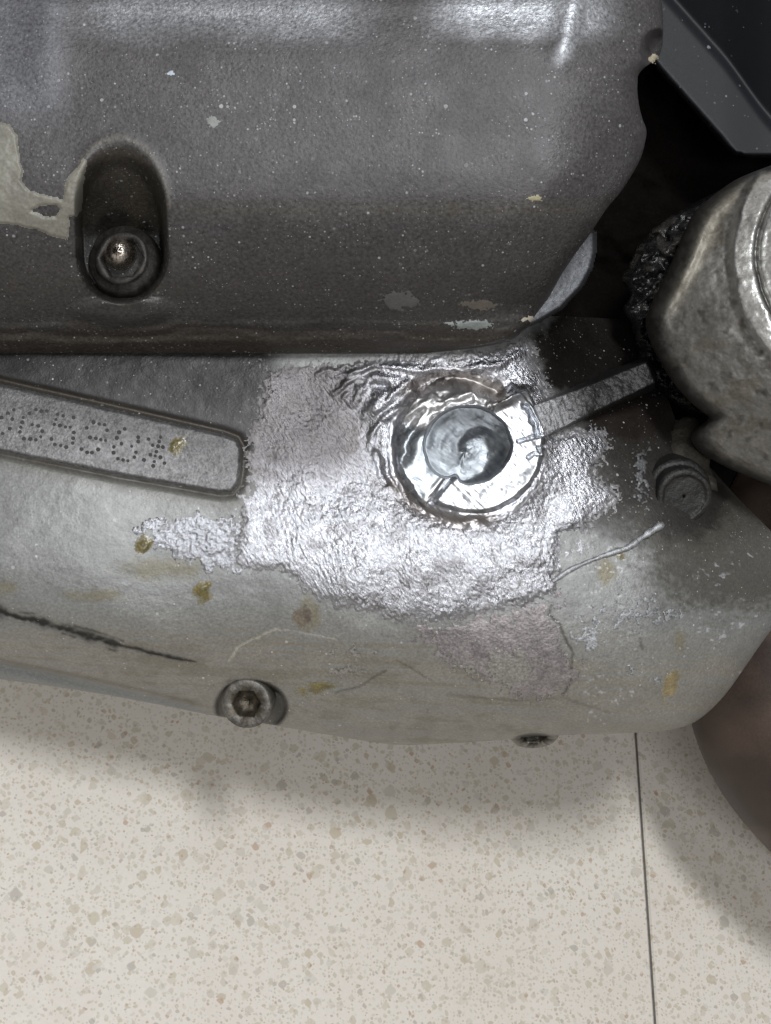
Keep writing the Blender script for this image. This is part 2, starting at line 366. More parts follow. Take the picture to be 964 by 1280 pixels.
# the underside, turned in behind the lower edge
tg = np.gradient(vb, uu); nl = np.sqrt(1 + tg * tg); inx, iny = tg / nl, -1 / nl
ru, rv, rz = [], [], []
for k in range(1, 13):
    f = k / 12; inn = 2 + 42 * f ** 1.6; dz = 28 * f ** 1.3
    ru.append(uu + inx * inn); rv.append(vb + iny * inn); rz.append(Z[-1] - dz)
U2, V2, Z2 = np.r_[U, ru], np.r_[V, rv], np.r_[Z, rz]
def case_tint(u, v):
    n1 = fbm(u / 40, v / 30, 21); n2 = fbm(u / 12, v / 10, 22); n3 = fbm(u / 5, v / 4, 23, 3)
    grey = lin(134, 135, 134); t = np.repeat(grey[None], u.size, 0).reshape(*u.shape, 3)
    def blend(t, c, m): return t + (np.asarray(c) - t) * np.clip(m, 0, 1)[..., None]
    # warm floor bounce painted low on the sump, streaked along its length
    st = fbm(u / 60, v / 5 - u / 90, 24, 4)
    t = blend(t, lin(140, 134, 122), sstep(735, 820, v - 15 * (u - 300) / 300 * (u > 300)) * (.35 + .9 * (st - .3)))
    t = blend(t, lin(104, 98, 86), sstep(.5, .75, st + .5 * (n2 - .5)) * sstep(760, 840, v) * sstep(740, 640, u) * .45)
    ds = v - np.interp(u, [a for a, _ in STRIP], [b for _, b in STRIP]); t = blend(t, lin(124, 127, 127), sstep(0, 5, ds) * sstep(285, 235, u)); t = blend(t, lin(84, 78, 66), np.exp(-((ds + 1) / 3) ** 2) * sstep(285, 235, u) * .7)
    # shade below the cover joint, left of the weld, painted into the tint
    t = blend(t, lin(48, 45, 47), sstep(580, 500, v + 40 * (n1 - .5) - .2 * u) * sstep(350, 310, u) * .9)
    t = blend(t, lin(20, 18, 18), sstep(520, 440, v + 30 * (n1 - .5) - .12 * u) * sstep(380, 320, u))
    d = np.hypot((u - 765) / 60, (v - 610) / 75); t = blend(t, lin(76, 75, 74), sstep(1.2, .5, d + .6 * (n2 - .5)) * .85)
    # mottled dark tones in the corner by the pipe joint
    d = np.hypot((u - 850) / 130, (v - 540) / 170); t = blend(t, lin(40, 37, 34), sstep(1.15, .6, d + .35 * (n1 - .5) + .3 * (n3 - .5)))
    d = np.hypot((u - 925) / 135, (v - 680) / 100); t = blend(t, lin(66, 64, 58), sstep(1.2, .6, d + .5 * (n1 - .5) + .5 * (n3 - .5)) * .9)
    d = np.hypot(u - 856, v - 621); t = blend(t, lin(34, 32, 30), sstep(62, 44, d + 20 * (n2 - .5)) * .9)  # shade of the stud's seat, painted as a dark ring
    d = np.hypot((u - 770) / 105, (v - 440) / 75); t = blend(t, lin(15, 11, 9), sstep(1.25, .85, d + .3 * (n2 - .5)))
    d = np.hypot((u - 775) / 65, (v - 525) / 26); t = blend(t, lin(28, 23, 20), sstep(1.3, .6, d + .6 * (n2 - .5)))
    # olive smears
    for (a, b, ra, rb, s) in ((205, 712, 62, 14, .55), (120, 745, 40, 9, .6), (385, 768, 16, 26, .75), (318, 800, 60, 8, .2), (757, 712, 12, 20, .75), (775, 694, 7, 7, .8), (250, 690, 14, 12, .5), (10, 735, 16, 12, .6), (850, 800, 9, 14, .6)):
        d = np.hypot((u - a) / ra, (v - b) / rb); t = blend(t, lin(116, 108, 82), sstep(1.3, .3, d + 1.1 * (n2 - .5)) * s)
    # dirt packed in the crack; pad edge and screw pockets darkened
    sd = polysd(u, v, PAD); t = blend(t, lin(58, 53, 45), np.exp(-((sd - 4) / 4.5) ** 2) * (.55 + .7 * n2))
    t = blend(t, lin(96, 92, 84), np.exp(-((sd - 12) / 10) ** 2) * .4 * (v > 560))
    dc, pc = linesd(u + 3 * (fbm(u / 9, v / 9, 3) - .5), v + 5 * (fbm(u / 14, v / 14, 5) - .5), CRACK)
    t = blend(t, lin(100, 95, 86), np.exp(-(dc / 12) ** 2) * .4)
    t = blend(t, lin(24, 22, 20), 1.5 * np.exp(-(dc / (8 * (1.05 - pc) ** .5 * (.15 + 1.3 * fbm(u / 14, v / 40, 27, 3)))) ** 2) * (.35 + .9 * n3))
    t = blend(t, lin(40, 37, 33), .8 * np.exp(-((dc - 7) / 1.6) ** 2) * sstep(.5, .6, fbm(u / 20, v / 20, 28)) * (pc < .8))
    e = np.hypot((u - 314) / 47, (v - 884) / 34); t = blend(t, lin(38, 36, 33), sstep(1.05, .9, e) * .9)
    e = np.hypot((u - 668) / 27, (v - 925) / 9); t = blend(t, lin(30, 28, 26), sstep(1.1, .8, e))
    # thin scratches
    for pts, c, w, s in (([(285, 827), (300, 808), (322, 797), (345, 786)], (185, 183, 170), 1.1, .8), ([(345, 786), (380, 792), (420, 800)], (190, 188, 175), 1.1, .45),
                         ([(420, 866), (450, 857), (482, 838)], (60, 58, 50), 1.3, .8), ([(498, 826), (515, 836), (540, 850)], (85, 80, 66), 1.3, .7),
                         ([(690, 755), (686, 768), (700, 780), (707, 800), (716, 815), (714, 850), (704, 868)], (66, 64, 58), 1.8, .9), ([(400, 700), (404, 714)], (60, 58, 55), 2.5, .0),
                         ([(560, 868), (640, 876), (704, 872), (760, 890)], (90, 84, 70), 2.2, .5), ([(800, 798), (803, 812)], (70, 70, 68), 2, .8)):
        d, _ = linesd(u + 4 * (n3 - .5), v + 4 * (n2 - .5), pts); t = blend(t, lin(*c), np.exp(-(d / w) ** 2) * s)
    # worn bright flecks
    fl = sstep(.70, .76, fbm(u / 5, v / 5, 31, 3)) * sstep(.52, .62, n1) * sstep(700, 760, u) * sstep(650, 690, v); t = blend(t, lin(190, 192, 196), fl * .7)
    fl = sstep(.66, .72, fbm(u / 4, v / 4, 33, 3)) * sstep(820, 760, u) * sstep(690, 760, u) * 0; t = blend(t, lin(190, 192, 196), fl)
    return t, n1, n2
T2, n1_, n2_ = case_tint(U2, V2)
shiny = sstep(120, 40, np.hypot(U2 - 800, (V2 - 790) * 1.3))
M = quads(nvr + 12, nu)
fc = M; uc = U2.ravel()[fc].mean(1); vc = V2.ravel()[fc].mean(1)
fc = fc[((erat(uc, vc) > 88) & (polysd(uc, vc, WELD) > -16) | (np.hypot(uc - 718, vc - 687) < 32)) | (np.arange(len(fc)) >= (nvr - 1) * (nu - 1))]
casing = mk('casing', P(U2, V2, Z2), fc, M_case, casing_root, tint=T2.reshape(-1, 3), rgh=(.39 + .14 * n2_ - .06 * shiny).ravel(), met=np.clip(.40 * (T2.mean(-1) / .235) ** 1.5, 0, .4).ravel())
tag(casing, 'worn grey painted lower casing with warm floor bounce painted low')

def patch(name, parent, zf, sdf, hf, box, step, mat, tint, rgh, met, edge=5.0, sink=.35, keep=None, lift=.03, stip=0.0):
    """a sheet of metal, paint or resin lying on a surface zf, inside sdf < 0, with its own height hf; its rim dives under the surface"""
    a = np.arange(box[0], box[2], step); b = np.arange(box[1], box[3], step)
    u, v = np.meshgrid(a, b); sd = sdf(u, v)
    r = sstep(0, edge, -sd); z = zf(u, v) + hf(u, v) * r + lift
    if sink > 1: z = z - sink * (1 - r)
    if stip: sd = sd + stip * (.6 * vnoise(u / 1.7, v / 1.7, 301) + .4 * vnoise(u / 4, v / 4, 302) - .42)
    f = quads(len(b), len(a)); ok = (sd.ravel()[f] < .5).all(1)
    if keep is not None: ok &= keep(u, v).ravel()[f].all(1)
    tf_ = tint(u, v) if callable(tint) else np.broadcast_to(tint, (*u.shape, 3))
    rf = rgh(u, v) if callable(rgh) else np.full(u.shape, rgh)
    return mk(name, P(u, v, z), f[ok], mat, parent, tint=tf_.reshape(-1, 3), rgh=rf.ravel(), met=met(u, v).ravel() if callable(met) else met)

# ---- the raised serial pad with its dot-peened marking
pad = patch('serial_pad', casing_root, case_z, lambda u, v: polysd(u, v, PAD) + 1.5 * (fbm(u / 6, v / 6, 41) - .5),
            lambda u, v: .55 + .10 * (fbm(u / 3.2, v / 3.2, 42, 3) - .5), (-200, 425, 308, 622), 1.25, M_raw,
            lambda u, v: lin(122, 121, 122) * (.35 + .75 * fbm(u / 7, v / 6, 43) + .6 * (fbm(u / 2.6, v / 2.4, 44, 2)))[..., None] * (1 - .35 * sstep(545, 490, v - .2 * u))[..., None], .5, .55, edge=4)
tag(pad, 'long raised pad with dot-peened characters')
DOTS = [(17.5,512.4),(10,517),(2,522),(15.5,524),(12.4,536),(3.4,542),(37,517),(45,512),(52,514),(58.7,514),(29,522),(28,528),(26,534),(25,540),(40.5,531),(48,532.6),
        (53,539),(51,546),(45,550),(38,549),(30,548.5),(72,518),(79,520),(92,522),(70,524.5),(68,530.6),(75,532),(82,533.7),(88,534),(92.4,540.7),(91.7,548),(91,554),(64.5,549),
        (68.8,556),(76,557),(83,559),(117,528),(124,530),(131,531),(134,538),(108.6,535),(112.6,547),(120,548),(126,549.5),(132,550.6),(102,561.6),(109,565.6),(115,566),(122.7,562),
        (156,536.4),(149,540.5),(146,547.5),(152,554.6),(164.6,558),(142.4,558.7),(142,566),(147.5,573.5),(153.8,575),(160,576),(168,571.5),(170,565.4),(172.7,546.5),(172.7,552),
        (186,549),(191,556.6),(201,546.5),(199,552),(197.7,558),(203.7,559),(195.6,564.7),(188,568.5),(194,570),(200.6,571.7),(193,577),(205.8,579),(191.6,582.5),(180,575)]
dc_, df_ = [], []
for (a, b) in DOTS:
    rr = 2.0 + .9 * random.Random(a * 7 + b).random(); th8 = np.linspace(0, 2 * np.pi, 13)[:-1]
    z0 = float(case_z(np.array([[a]]), np.array([[b]]))[0, 0]) + .55; o = len(dc_)
    for rad, dz in ((rr, .02), (rr * .85, .14), (rr * .5, .12)):
        for t_ in th8: dc_.append(P(np.array(a + rad * math.cos(t_)), np.array(b + rad * math.sin(t_)), np.array(z0 + dz)))
    dc_.append(P(np.array(a), np.array(b), np.array(z0 + .08)))
    for r_ in (0, 12):
        for k in range(12): df_.append((o + r_ + k, o + r_ + 12 + k, o + r_ + 12 + (k + 1) % 12, o + r_ + (k + 1) % 12))
    for k in range(12): df_.append((o + 24 + k, o + 36, o + 24 + (k + 1) % 12))
dots = mk('stamped_marking', np.array(dc_), df_, M_dirt, pad, tint=lin(60, 58, 57), rgh=.8, met=0.)
tag(dots, 'dark dot-peened serial characters', kind='stuff')

# ---- weld relief shared by the patch and the boss
STROKES = [([(441, 503), (450, 487), (463, 475), (480, 472), (497, 476)], 6, 1.5), ([(468, 514), (488, 497), (505, 482), (522, 473)], 6, 1.6),
           ([(478, 524), (500, 510), (515, 499), (536, 490)], 6, 1.5), ([(500, 527), (520, 510), (541, 499)], 7, 1.7), ([(503, 557), (520, 537), (546, 521)], 8, 1.5),
           ([(545, 524), (570, 512), (595, 505), (606, 508)], 6, 1.6), ([(455, 452), (520, 462), (580, 463), (625, 454), (650, 442)], 5, 1.3),
           ([(640, 432), (655, 430), (670, 437)], 6, 1.8), ([(415, 470), (450, 464), (470, 455)], 4, 1.0), ([(418, 492), (432, 480), (452, 470)], 4, 1.1), ([(428, 500), (437, 488)], 4, .9),
           ([(400, 466), (440, 458), (458, 448)], 3.5, .9), ([(486, 512), (481, 538), (480, 560)], 6, 1.0), ([(480, 570), (486, 597), (500, 616)], 5, 1.1), ([(476, 500), (466, 522)], 6, 1.0), ([(512, 560), (500, 575)], 7, .8),
           ([(430, 478), (446, 462), (466, 454)], 4, 1.1), ([(455, 520), (470, 500), (486, 486)], 5, 1.2), ([(520, 530), (536, 512), (556, 503)], 6, 1.2), ([(560, 500), (590, 492), (612, 500)], 6, 1.3), ([(612, 508), (630, 500), (660, 488)], 6, 2.2), ([(470, 535), (462, 560)], 6, .9), ([(463, 545), (480, 520)], 5, .8)]
MOATS = [([(512, 487), (540, 474), (572, 471), (602, 479), (622, 491), (630, 503)], 11, 3.2), ([(492, 603), (514, 632), (545, 648), (577, 654), (612, 648)], 8, 1.7),
         ([(650, 505), (660, 508), (676, 546)], 3, 1.5), ([(449, 480), (470, 478), (490, 484)], 5, 1.2), ([(470, 560), (475, 590), (485, 610)], 5, 1.0)]
def sweeps(u, v):
    z = 0
    wu = u + 7 * (fbm(u / 12, v / 12, 51) - .5); wv = v + 7 * (fbm(u / 12, v / 12, 52) - .5)
    for pts, w, h in STROKES:
        d, p = linesd(wu, wv, pts); z = z + 1.0 * h * np.exp(-(d / w) ** 2) * (.5 + .9 * np.sin(np.pi * np.clip(p * .9 + .05, 0, 1)) ** .6) / 1.3
    for pts, w, h in MOATS:
        d, p = linesd(wu, wv, pts); z = z - h * np.exp(-(d / w) ** 2) * sstep(0, .12, p) * sstep(1, .88, p)
    return z
def weld_tex(u, v):
    """hammered / rippled surface: long scales low left, pebbles low right, faint ripples top left"""
    left = sstep(640, 520, u - .3 * (v - 640)); smooth = np.clip(sstep(640, 560, v + .10 * (u - 330)) * sstep(500, 440, u), 0, 1)
    # slanted scales
    a = math.radians(58); x = (u * math.cos(a) + v * math.sin(a)); y = (-u * math.sin(a) + v * math.cos(a))
    x = x + 7 * (fbm(u / 22, v / 22, 61) - .5); y = y + 7 * (fbm(u / 22, v / 22, 62) - .5)
    f1, f2, c = worley(x / 9.5 + .7 * fbm(u / 8, v / 8, 263), y / 4.8 + .7 * fbm(u / 8, v / 8, 264), 63); s1 = 1.05 - 1.0 * f1 ** 1.4 + .45 * (c - .5) + .28 * fbm(x / 9, y / 4, 163, 3)
    f1, f2, c = worley(x / 6 + .6 * fbm(u / 6, v / 6, 265), y / 3.4, 266); k6 = sstep(.35, .65, fbm(u / 30, v / 24, 267)); s1 = s1 * (1 - .6 * k6) + .55 * k6 * (1.0 - f1 ** 1.3 + .3 * (c - .5))
    f1, f2, c = worley(u / 6.2 + .8 * fbm(u / 9, v / 9, 64), v / 6.2 + .8 * fbm(u / 9, v / 9, 164), 65); s2 = 1.05 - 1.0 * f1 ** 1.4 + .4 * (c - .5) + .28 * fbm(u / 6, v / 6, 165, 3)
    s3 = .16 * np.sin((v + 14 * fbm(u / 26, v / 26, 66)) / 1.2) * sstep(.35, .65, fbm(u / 20, v / 30, 166)) + .75 * fbm(u / 7, v / 4.5, 67, 4)
    t = left * s1 + (1 - left) * s2
    amp = .16 * (.35 + 1.3 * fbm(u / 40, v / 40, 68))
    return amp * (t * (1 - smooth) + smooth * 1.0 * s3) + .07 * (fbm(u / 2.6, v / 2.6, 69, 2) - .5) + 1.3 * (fbm(u / 55, v / 50, 70, 2) - .5)
ragged = lambda s, a=8: (lambda u, v: a * (fbm(u / 10, v / 10, s, 3) - .5) + a * .7 * (fbm(u / 3.5, v / 3.5, s + 3, 2) - .5))
rg1 = ragged(71, 18)
MARK_HOLE = [((711, 692), 7.0, 11.5), ((726, 683), 6.0, 8.5)]
def weld_sd(u, v):
    s = polysd(u, v, WELD) + rg1(u, v)
    # the letter-like patch of paint left standing: the bare metal stops round it
    m = np.maximum(polysd(u, v, [(705, 668), (718, 664), (732, 672), (734, 690), (738, 700), (728, 704), (712, 709), (704, 704), (702, 686)]), 0 * u - 99) + .3 * rg1(u, v)
    for (a, b), ra, rb in MARK_HOLE: m = np.maximum(m, (1 - np.hypot((u - a) / ra, (v - b) / rb)) * 7 + .5)
    return np.maximum(s, -m)
def weld_rim(u, v): return sstep(-20, 0, polysd(u, v, WELD) + 18 * (fbm(u / 9, v / 9, 76) - .5))
def ring_swell(u, v):                          # weld metal heaped against the sound side of the ring
    a = np.degrees(np.arctan2(v - 556, u - 590)) % 360; w = np.where((a > 300) | (a < 125), 1.0, 0.0) * np.minimum(1, np.minimum((a - 300) % 360, (125 - a) % 360) / 25)
    return 1.7 * w * np.exp(-(np.maximum(np.hypot(u - 590, v - 556) - 84, 0) / 22) ** 2)
def weld_tint(u, v):
    n = fbm(u / 26, v / 22, 72); base = np.repeat(lin(176, 177, 183)[None], u.size, 0).reshape(*u.shape, 3)
    mauve = lin(114, 111, 112); k = np.clip(sstep(640, 560, v + .05 * (u - 330) + 50 * (n - .5)) * sstep(490, 420, u) * .95 + sstep(.58, .75, n) * .5 + sstep(690, 740, v + .02 * u) * .25, 0, 1)
    base = base + (mauve - base) * k[..., None]
    # browner tint along the moats round the boss
    sw = 0
    for pts, w, h in MOATS[:2]: sw = np.maximum(sw, np.exp(-(linesd(u, v, pts)[0] / (w * 1.3)) ** 2))
    base = base + (lin(120, 108, 98) - base) * np.clip(sw * .55, 0, 1)[..., None]
    # film of grime left in the hollows and thinning towards the old paint
    g = weld_rim(u, v) * .8 + .5 * sstep(.55, .8, fbm(u / 8, v / 8, 75))
    return base + (lin(128, 126, 126) - base) * np.clip(g, 0, 1)[..., None]
keep_boss = lambda u, v: erat(u, v) > 93
weld = patch('weld_patch', casing_root, lambda u, v: case_z(u, v, False), weld_sd, lambda u, v: .25 + weld_tex(u, v) * (1 - .5 * weld_rim(u, v)) + .5 * sweeps(u, v) + ring_swell(u, v), (284, 418, 782, 792), 1.05, M_weld,
             lambda u, v: weld_tint(u, v), lambda u, v: .22 + .16 * sstep(640, 540, v) * sstep(480, 410, u) + .12 * fbm(u / 12, v / 12, 73) + .12 * weld_rim(u, v), lambda u, v: 1 - .55 * weld_rim(u, v), edge=14.0, keep=keep_boss, stip=20)
tag(weld, 'bright hammered bare aluminium weld build-up')

# ---- duller scuffed metal below it and at its left
SCUFF = [(505, 778), (560, 776), (640, 758), (712, 745), (690, 764), (706, 790), (720, 830), (716, 866), (664, 882), (618, 860), (575, 838), (535, 812)]
rg2 = ragged(81, 30)
sc1 = patch('scuffed_area', casing_root, case_z, lambda u, v: polysd(u, v, SCUFF) + rg2(u, v), lambda u, v: .08 + .14 * fbm(u / 3.0, v / 3.0, 82, 3), (490, 735, 735, 895), 1.25, M_raw,
            lambda u, v: lin(142, 136, 137) * (.65 + .7 * fbm(u / 9, v / 9, 83))[..., None], .44, .55, edge=6, stip=26)
tag(sc1, 'mauve-grey sanded bare metal')
WORN = [(165, 660), (200, 648), (240, 640), (300, 636), (304, 700), (298, 720), (250, 712), (215, 705), (190, 690)]
sc2 = patch('scuffed_area', casing_root, case_z, lambda u, v: polysd(u, v, WORN) + 34 * (fbm(u / 13, v / 13, 84, 4) - .5) + 3, lambda u, v: .10 + .30 * fbm(u / 4, v / 4, 85, 3), (150, 620, 312, 735), 1.25, M_raw,
            lin(150, 151, 156), .36, .8, edge=6, stip=26)
CHIPS = [(790, 768, 80, 34, 8), (735, 790, 30, 40, 9), (560, 800, 60, 14, 11), (448, 815, 24, 7, 0), (430, 838, 26, 9, 1), (640, 835, 40, 24, 2), (585, 838, 22, 10, 3), (788, 838, 9, 8, 4), (822, 852, 10, 7, 5), (800, 590, 16, 60, 6), (840, 770, 14, 8, 7)]
for (a, b, ra, rb, s) in CHIPS:
    patch('scuffed_area', casing_root, case_z, lambda u, v: (np.hypot((u - a) / ra, (v - b) / rb) - 1) * min(ra, rb) + (95 if s in (8, 10) else 60 if s in (9, 11) else 26 if s in (0, 1, 2, 3, 6, 7) else 10) * (fbm(u / 7, v / 7, 90 + s, 4) - .5) + (5 if s == 6 else 24 if s in (8, 10) else 14 if s in (9, 11) else 0), lambda u, v: .12 + .2 * fbm(u / 4, v / 4, 96, 3),
          (a - ra * 1.6, b - rb * 1.8, a + ra * 1.6, b + rb * 1.8), 1.25, M_raw, lin(150, 147, 142) if s not in (4, 5, 6, 7, 8, 9, 10) else lin(158, 160, 163) * (.5 if s == 6 else .8 if s == 8 else 1), .45, .6, edge=6, stip=26)

# ---- drain boss: ring, broken shelf and swirled bore, as one polar sheet
nr, na = 190, 420
rr = np.linspace(.02, 104, nr); aa = np.linspace(0, 2 * np.pi, na, endpoint=False)
R_, A_ = np.meshgrid(rr, aa, indexing='ij')
bu = BOSS[0] + R_ * np.cos(A_); bv = BOSS[1] + R_ * np.sin(A_)
zb = case_z(bu, bv, False)
deg = np.degrees(A_) % 360
hu, hv = bu - 585, bv - 556; hr = np.hypot(hu / 1.06, hv / .95) + 3.0 * (fbm(bu / 14, bv / 14, 101) - .5) + 8 * np.exp(-((deg - 112) / 9) ** 2) - 3 * np.exp(-((deg - 150) / 20) ** 2)
def arc(a0, a1, soft=6):                       # 1 inside the clockwise arc a0..a1
    w = (a1 - a0) % 360; x = (deg - a0) % 360
    return np.where(x < w, np.minimum(sstep(0, soft, x), sstep(0, soft, w - x)), 0)
good = arc(302, 128, 5); shelf = arc(128, 205, 6); lump = 1 - np.clip(good + shelf, 0, 1)
ringh = (2.7 + .6 * fbm(bu / 34, bv / 34, 102)) * good + (1.0 + .9 * sstep(60, 95, R_)) * shelf + 1.2 * lump
ringh = ringh + good * (.75 * (fbm(bu / 24, bv / 24, 104, 3) - .5) + .16 * (fbm((bu + bv) / 30, (bv - bu) / 4, 103, 3) - .5))
ringh = ringh + (1 - good) * (.35 * (fbm(bu / 14, bv / 14, 106, 2) - .5))
Rg = np.hypot(bu - 592, bv - 553); outer = good * sstep(96, 83, Rg + 4.0 * (fbm(bu / 12, bv / 12, 107) - .5)) + (1 - good) * sstep(100, 90, R_ + 2.5 * (fbm(bu / 12, bv / 12, 107) - .5) + 4)
# squared tab on the right where the rib meets the ring
tab = sstep(2, -2, polysd(bu, bv, [(612, 500), (660, 485), (684, 545), (650, 566), (628, 540)]))
h = .4 + ringh * outer; h = np.maximum(h, .3 + ring_swell(bu, bv)); h = np.maximum(h, tab * 3.0 + .3 * (fbm(bu / 6, bv / 6, 108) - .5))
h = h + .95 * sweeps(bu, bv) * (1 - .9 * good * (1 - tab) * sstep(94, 86, R_)) * sstep(46, 54, hr)
d, p = linesd(bu, bv, [(575, 588), (560, 600), (545, 618), (540, 628)]); h = h - 1.2 * np.exp(-(d / 3.5) ** 2)
d, p = linesd(bu, bv, [(648, 552), (665, 547), (682, 543)]); h = h - .9 * np.exp(-(d / 1.8) ** 2)
d, p = linesd(bu, bv, [(660, 572), (668, 567), (676, 568), (673, 560), (680, 558)]); h = h - 1.0 * np.exp(-(d / 1.6) ** 2)
wall = sstep(52.5, 49.0, hr + 1.5 * (fbm(bu / 15, bv / 15, 114) - .5))
ang = np.arctan2(hv, hu)
t = ((np.degrees(ang) - 118 + (52 - hr) * 3.6 + 10 * (fbm(bu / 12, bv / 12, 109) - .5)) % 360) / 360      # one turn of a spiral
ramp = np.where(t < .74, t / .74, (1 - t) / .26); ramp = ramp * ramp * (3 - 2 * ramp) * sstep(0, 14, hr)
floor_h = -3.0 - 1.3 * (1 - (hr / 52) ** 2) - 2.0 * (1 - ramp) * (.5 + .5 * hr / 50) + .07 * np.sin((hr + 16 * t) / 2.2) * sstep(.4, .65, fbm(hu / 14, hv / 14, 112)) + .25 * (fbm(hu / 14, hv / 14, 110, 2) - .5)
h = h * (1 - wall) + floor_h * wall
# the ring's flank runs out into the weld metal round it
mrg = np.where(good > .5, sstep(84, 95, Rg + 7 * (fbm(bu / 9, bv / 9, 117) - .5)), sstep(82, 99, R_ + 14 * (fbm(bu / 12, bv / 12, 118) - .5)))
mrg = np.maximum(mrg, sstep(94, 101, R_)) * (1 - tab)
hw = .28 + weld_tex(bu, bv) + .5 * sweeps(bu, bv) + ring_swell(bu, bv)
h = h * (1 - mrg) + (hw + .03 - .12 * sstep(100, 104, R_)) * mrg
Zb = zb + h
bt = np.repeat(lin(200, 203, 208)[None], R_.size, 0).reshape(*R_.shape, 3)
bt = bt + (lin(136, 141, 146) * (.7 + .6 * fbm(bu / 14, bv / 10, 113))[..., None] - bt) * sstep(51, 47, hr)[..., None]
bt = bt * (.62 + .6 * fbm((bu + bv) / 26, (bv - bu) / 5, 116, 4))[..., None]
bt = bt + (lin(132, 140, 147) - bt) * (shelf * .75 * (1 - wall))[..., None]
bt = bt + (lin(196, 192, 188) - bt) * (lump * .4 * (1 - wall))[..., None]
sw = 0
for pts, w, hh in MOATS[:2]: sw = np.maximum(sw, np.exp(-(linesd(bu, bv, pts)[0] / (w * 1.3)) ** 2))
bt = bt + (lin(112, 100, 88) - bt) * np.clip(sw * .6, 0, 1)[..., None]
bt = bt + (weld_tint(bu, bv) - bt) * mrg[..., None]
boss = mk('drain_boss', P(bu, bv, Zb), quads(nr, na, wrap=True), M_ring, casing_root, tint=bt.reshape(-1, 3), rgh=(.36 + .08 * wall + .06 * lump).ravel(), met=1.0)
tag(boss, 'shiny ring around the drain hole with a broken left shelf')

# ---- casting rib running right from the ring
RIB = [(658, 502), (735, 474), (812, 443), (828, 482), (747, 521), (676, 557)]
rib = patch('casting_rib', casing_root, lambda u, v: CASE(u, v) * .35 + 1.0, lambda u, v: polysd(u, v, RIB) + 1.2 * (fbm(u / 6, v / 6, 121) - .5),
            lambda u, v: 1.5 + .5 * sstep(752, 735, u + .3 * (v - 490)) + .06 * np.sin((u * .94 - v * .34) / 1.3 + 5 * fbm(u / 9, v / 9, 124)) * sstep(735, 690, u) + .4 * (fbm(u / 5, v / 5, 125) - .5) + .5 * (fbm(u / 12, v / 12, 122) - .5), (655, 445, 820, 556), 1.1, M_raw,
            lambda u, v: lin(126, 126, 128) + (lin(44, 43, 42) - lin(126, 126, 128)) * (sstep(680, 745, u + 30 * (fbm(u / 14, v / 14, 123) - .5)) * .95)[..., None], .42, .7, edge=8, sink=9)
tag(rib, 'narrow rib between the ring and the pipe joint')
# ---- thin bead running up to the lug
def tube(name, parent, pts, rad, mat, tint, rgh, met, n=12, lump=.25, seed=0, sub=8, caps=True):
    p = np.array(pts, float); k = len(p); t = np.linspace(0, k - 1, (k - 1) * sub + 1)
    c = np.stack([spline(t, np.c_[np.arange(k), p[:, i]]) for i in range(3)], -1)
    r = np.interp(t, np.arange(k), np.broadcast_to(rad, (k,)))
    d = np.gradient(c, axis=0); d /= np.linalg.norm(d, axis=1)[:, None]
    up = np.array((0, 0, 1.)); sx_ = np.cross(d, up); sx_ /= np.linalg.norm(sx_, axis=1)[:, None] + 1e-9; sy_ = np.cross(sx_, d)
    a = np.linspace(0, 2 * np.pi, n, endpoint=False)
    off = sx_[:, None] * np.cos(a)[None, :, None] + sy_[:, None] * np.sin(a)[None, :, None]
    I, J = np.meshgrid(np.arange(len(t)), np.arange(n), indexing='ij')
    rr_ = r[:, None] * (1 + lump * (_hash(I, J, seed) - .5) + lump * (_hash(I // 2, J * 0, seed + 3) - .5))
    co = c[:, None] + off * rr_[..., None]
    f = quads(len(t), n, wrap=True).tolist()
    if caps: f += [list(range(n)), [(len(t) - 1) * n + i for i in reversed(range(n))]]
    return mk(name, co.reshape(-1, 3), f, mat, parent, base=None, tint=tint, rgh=rgh, met=met)
def onc(u, v, dz=0): return tuple(P(np.array(float(u)), np.array(float(v)), case_z(np.array([[float(u)]]), np.array([[float(v)]]))[0, 0] + dz))
bead = tube('weld_bead', casing_root, [onc(690, 727, .3), onc(715, 711, .5), onc(740, 700, .3), onc(762, 692, .4), onc(785, 684, .4), onc(805, 670, .4), onc(828, 655, .6)], [.35, .4, .35, .42, .55, .62, .6], M_weld,
            lin(168, 170, 173), .45, .7, lump=.5, seed=4, sub=7)
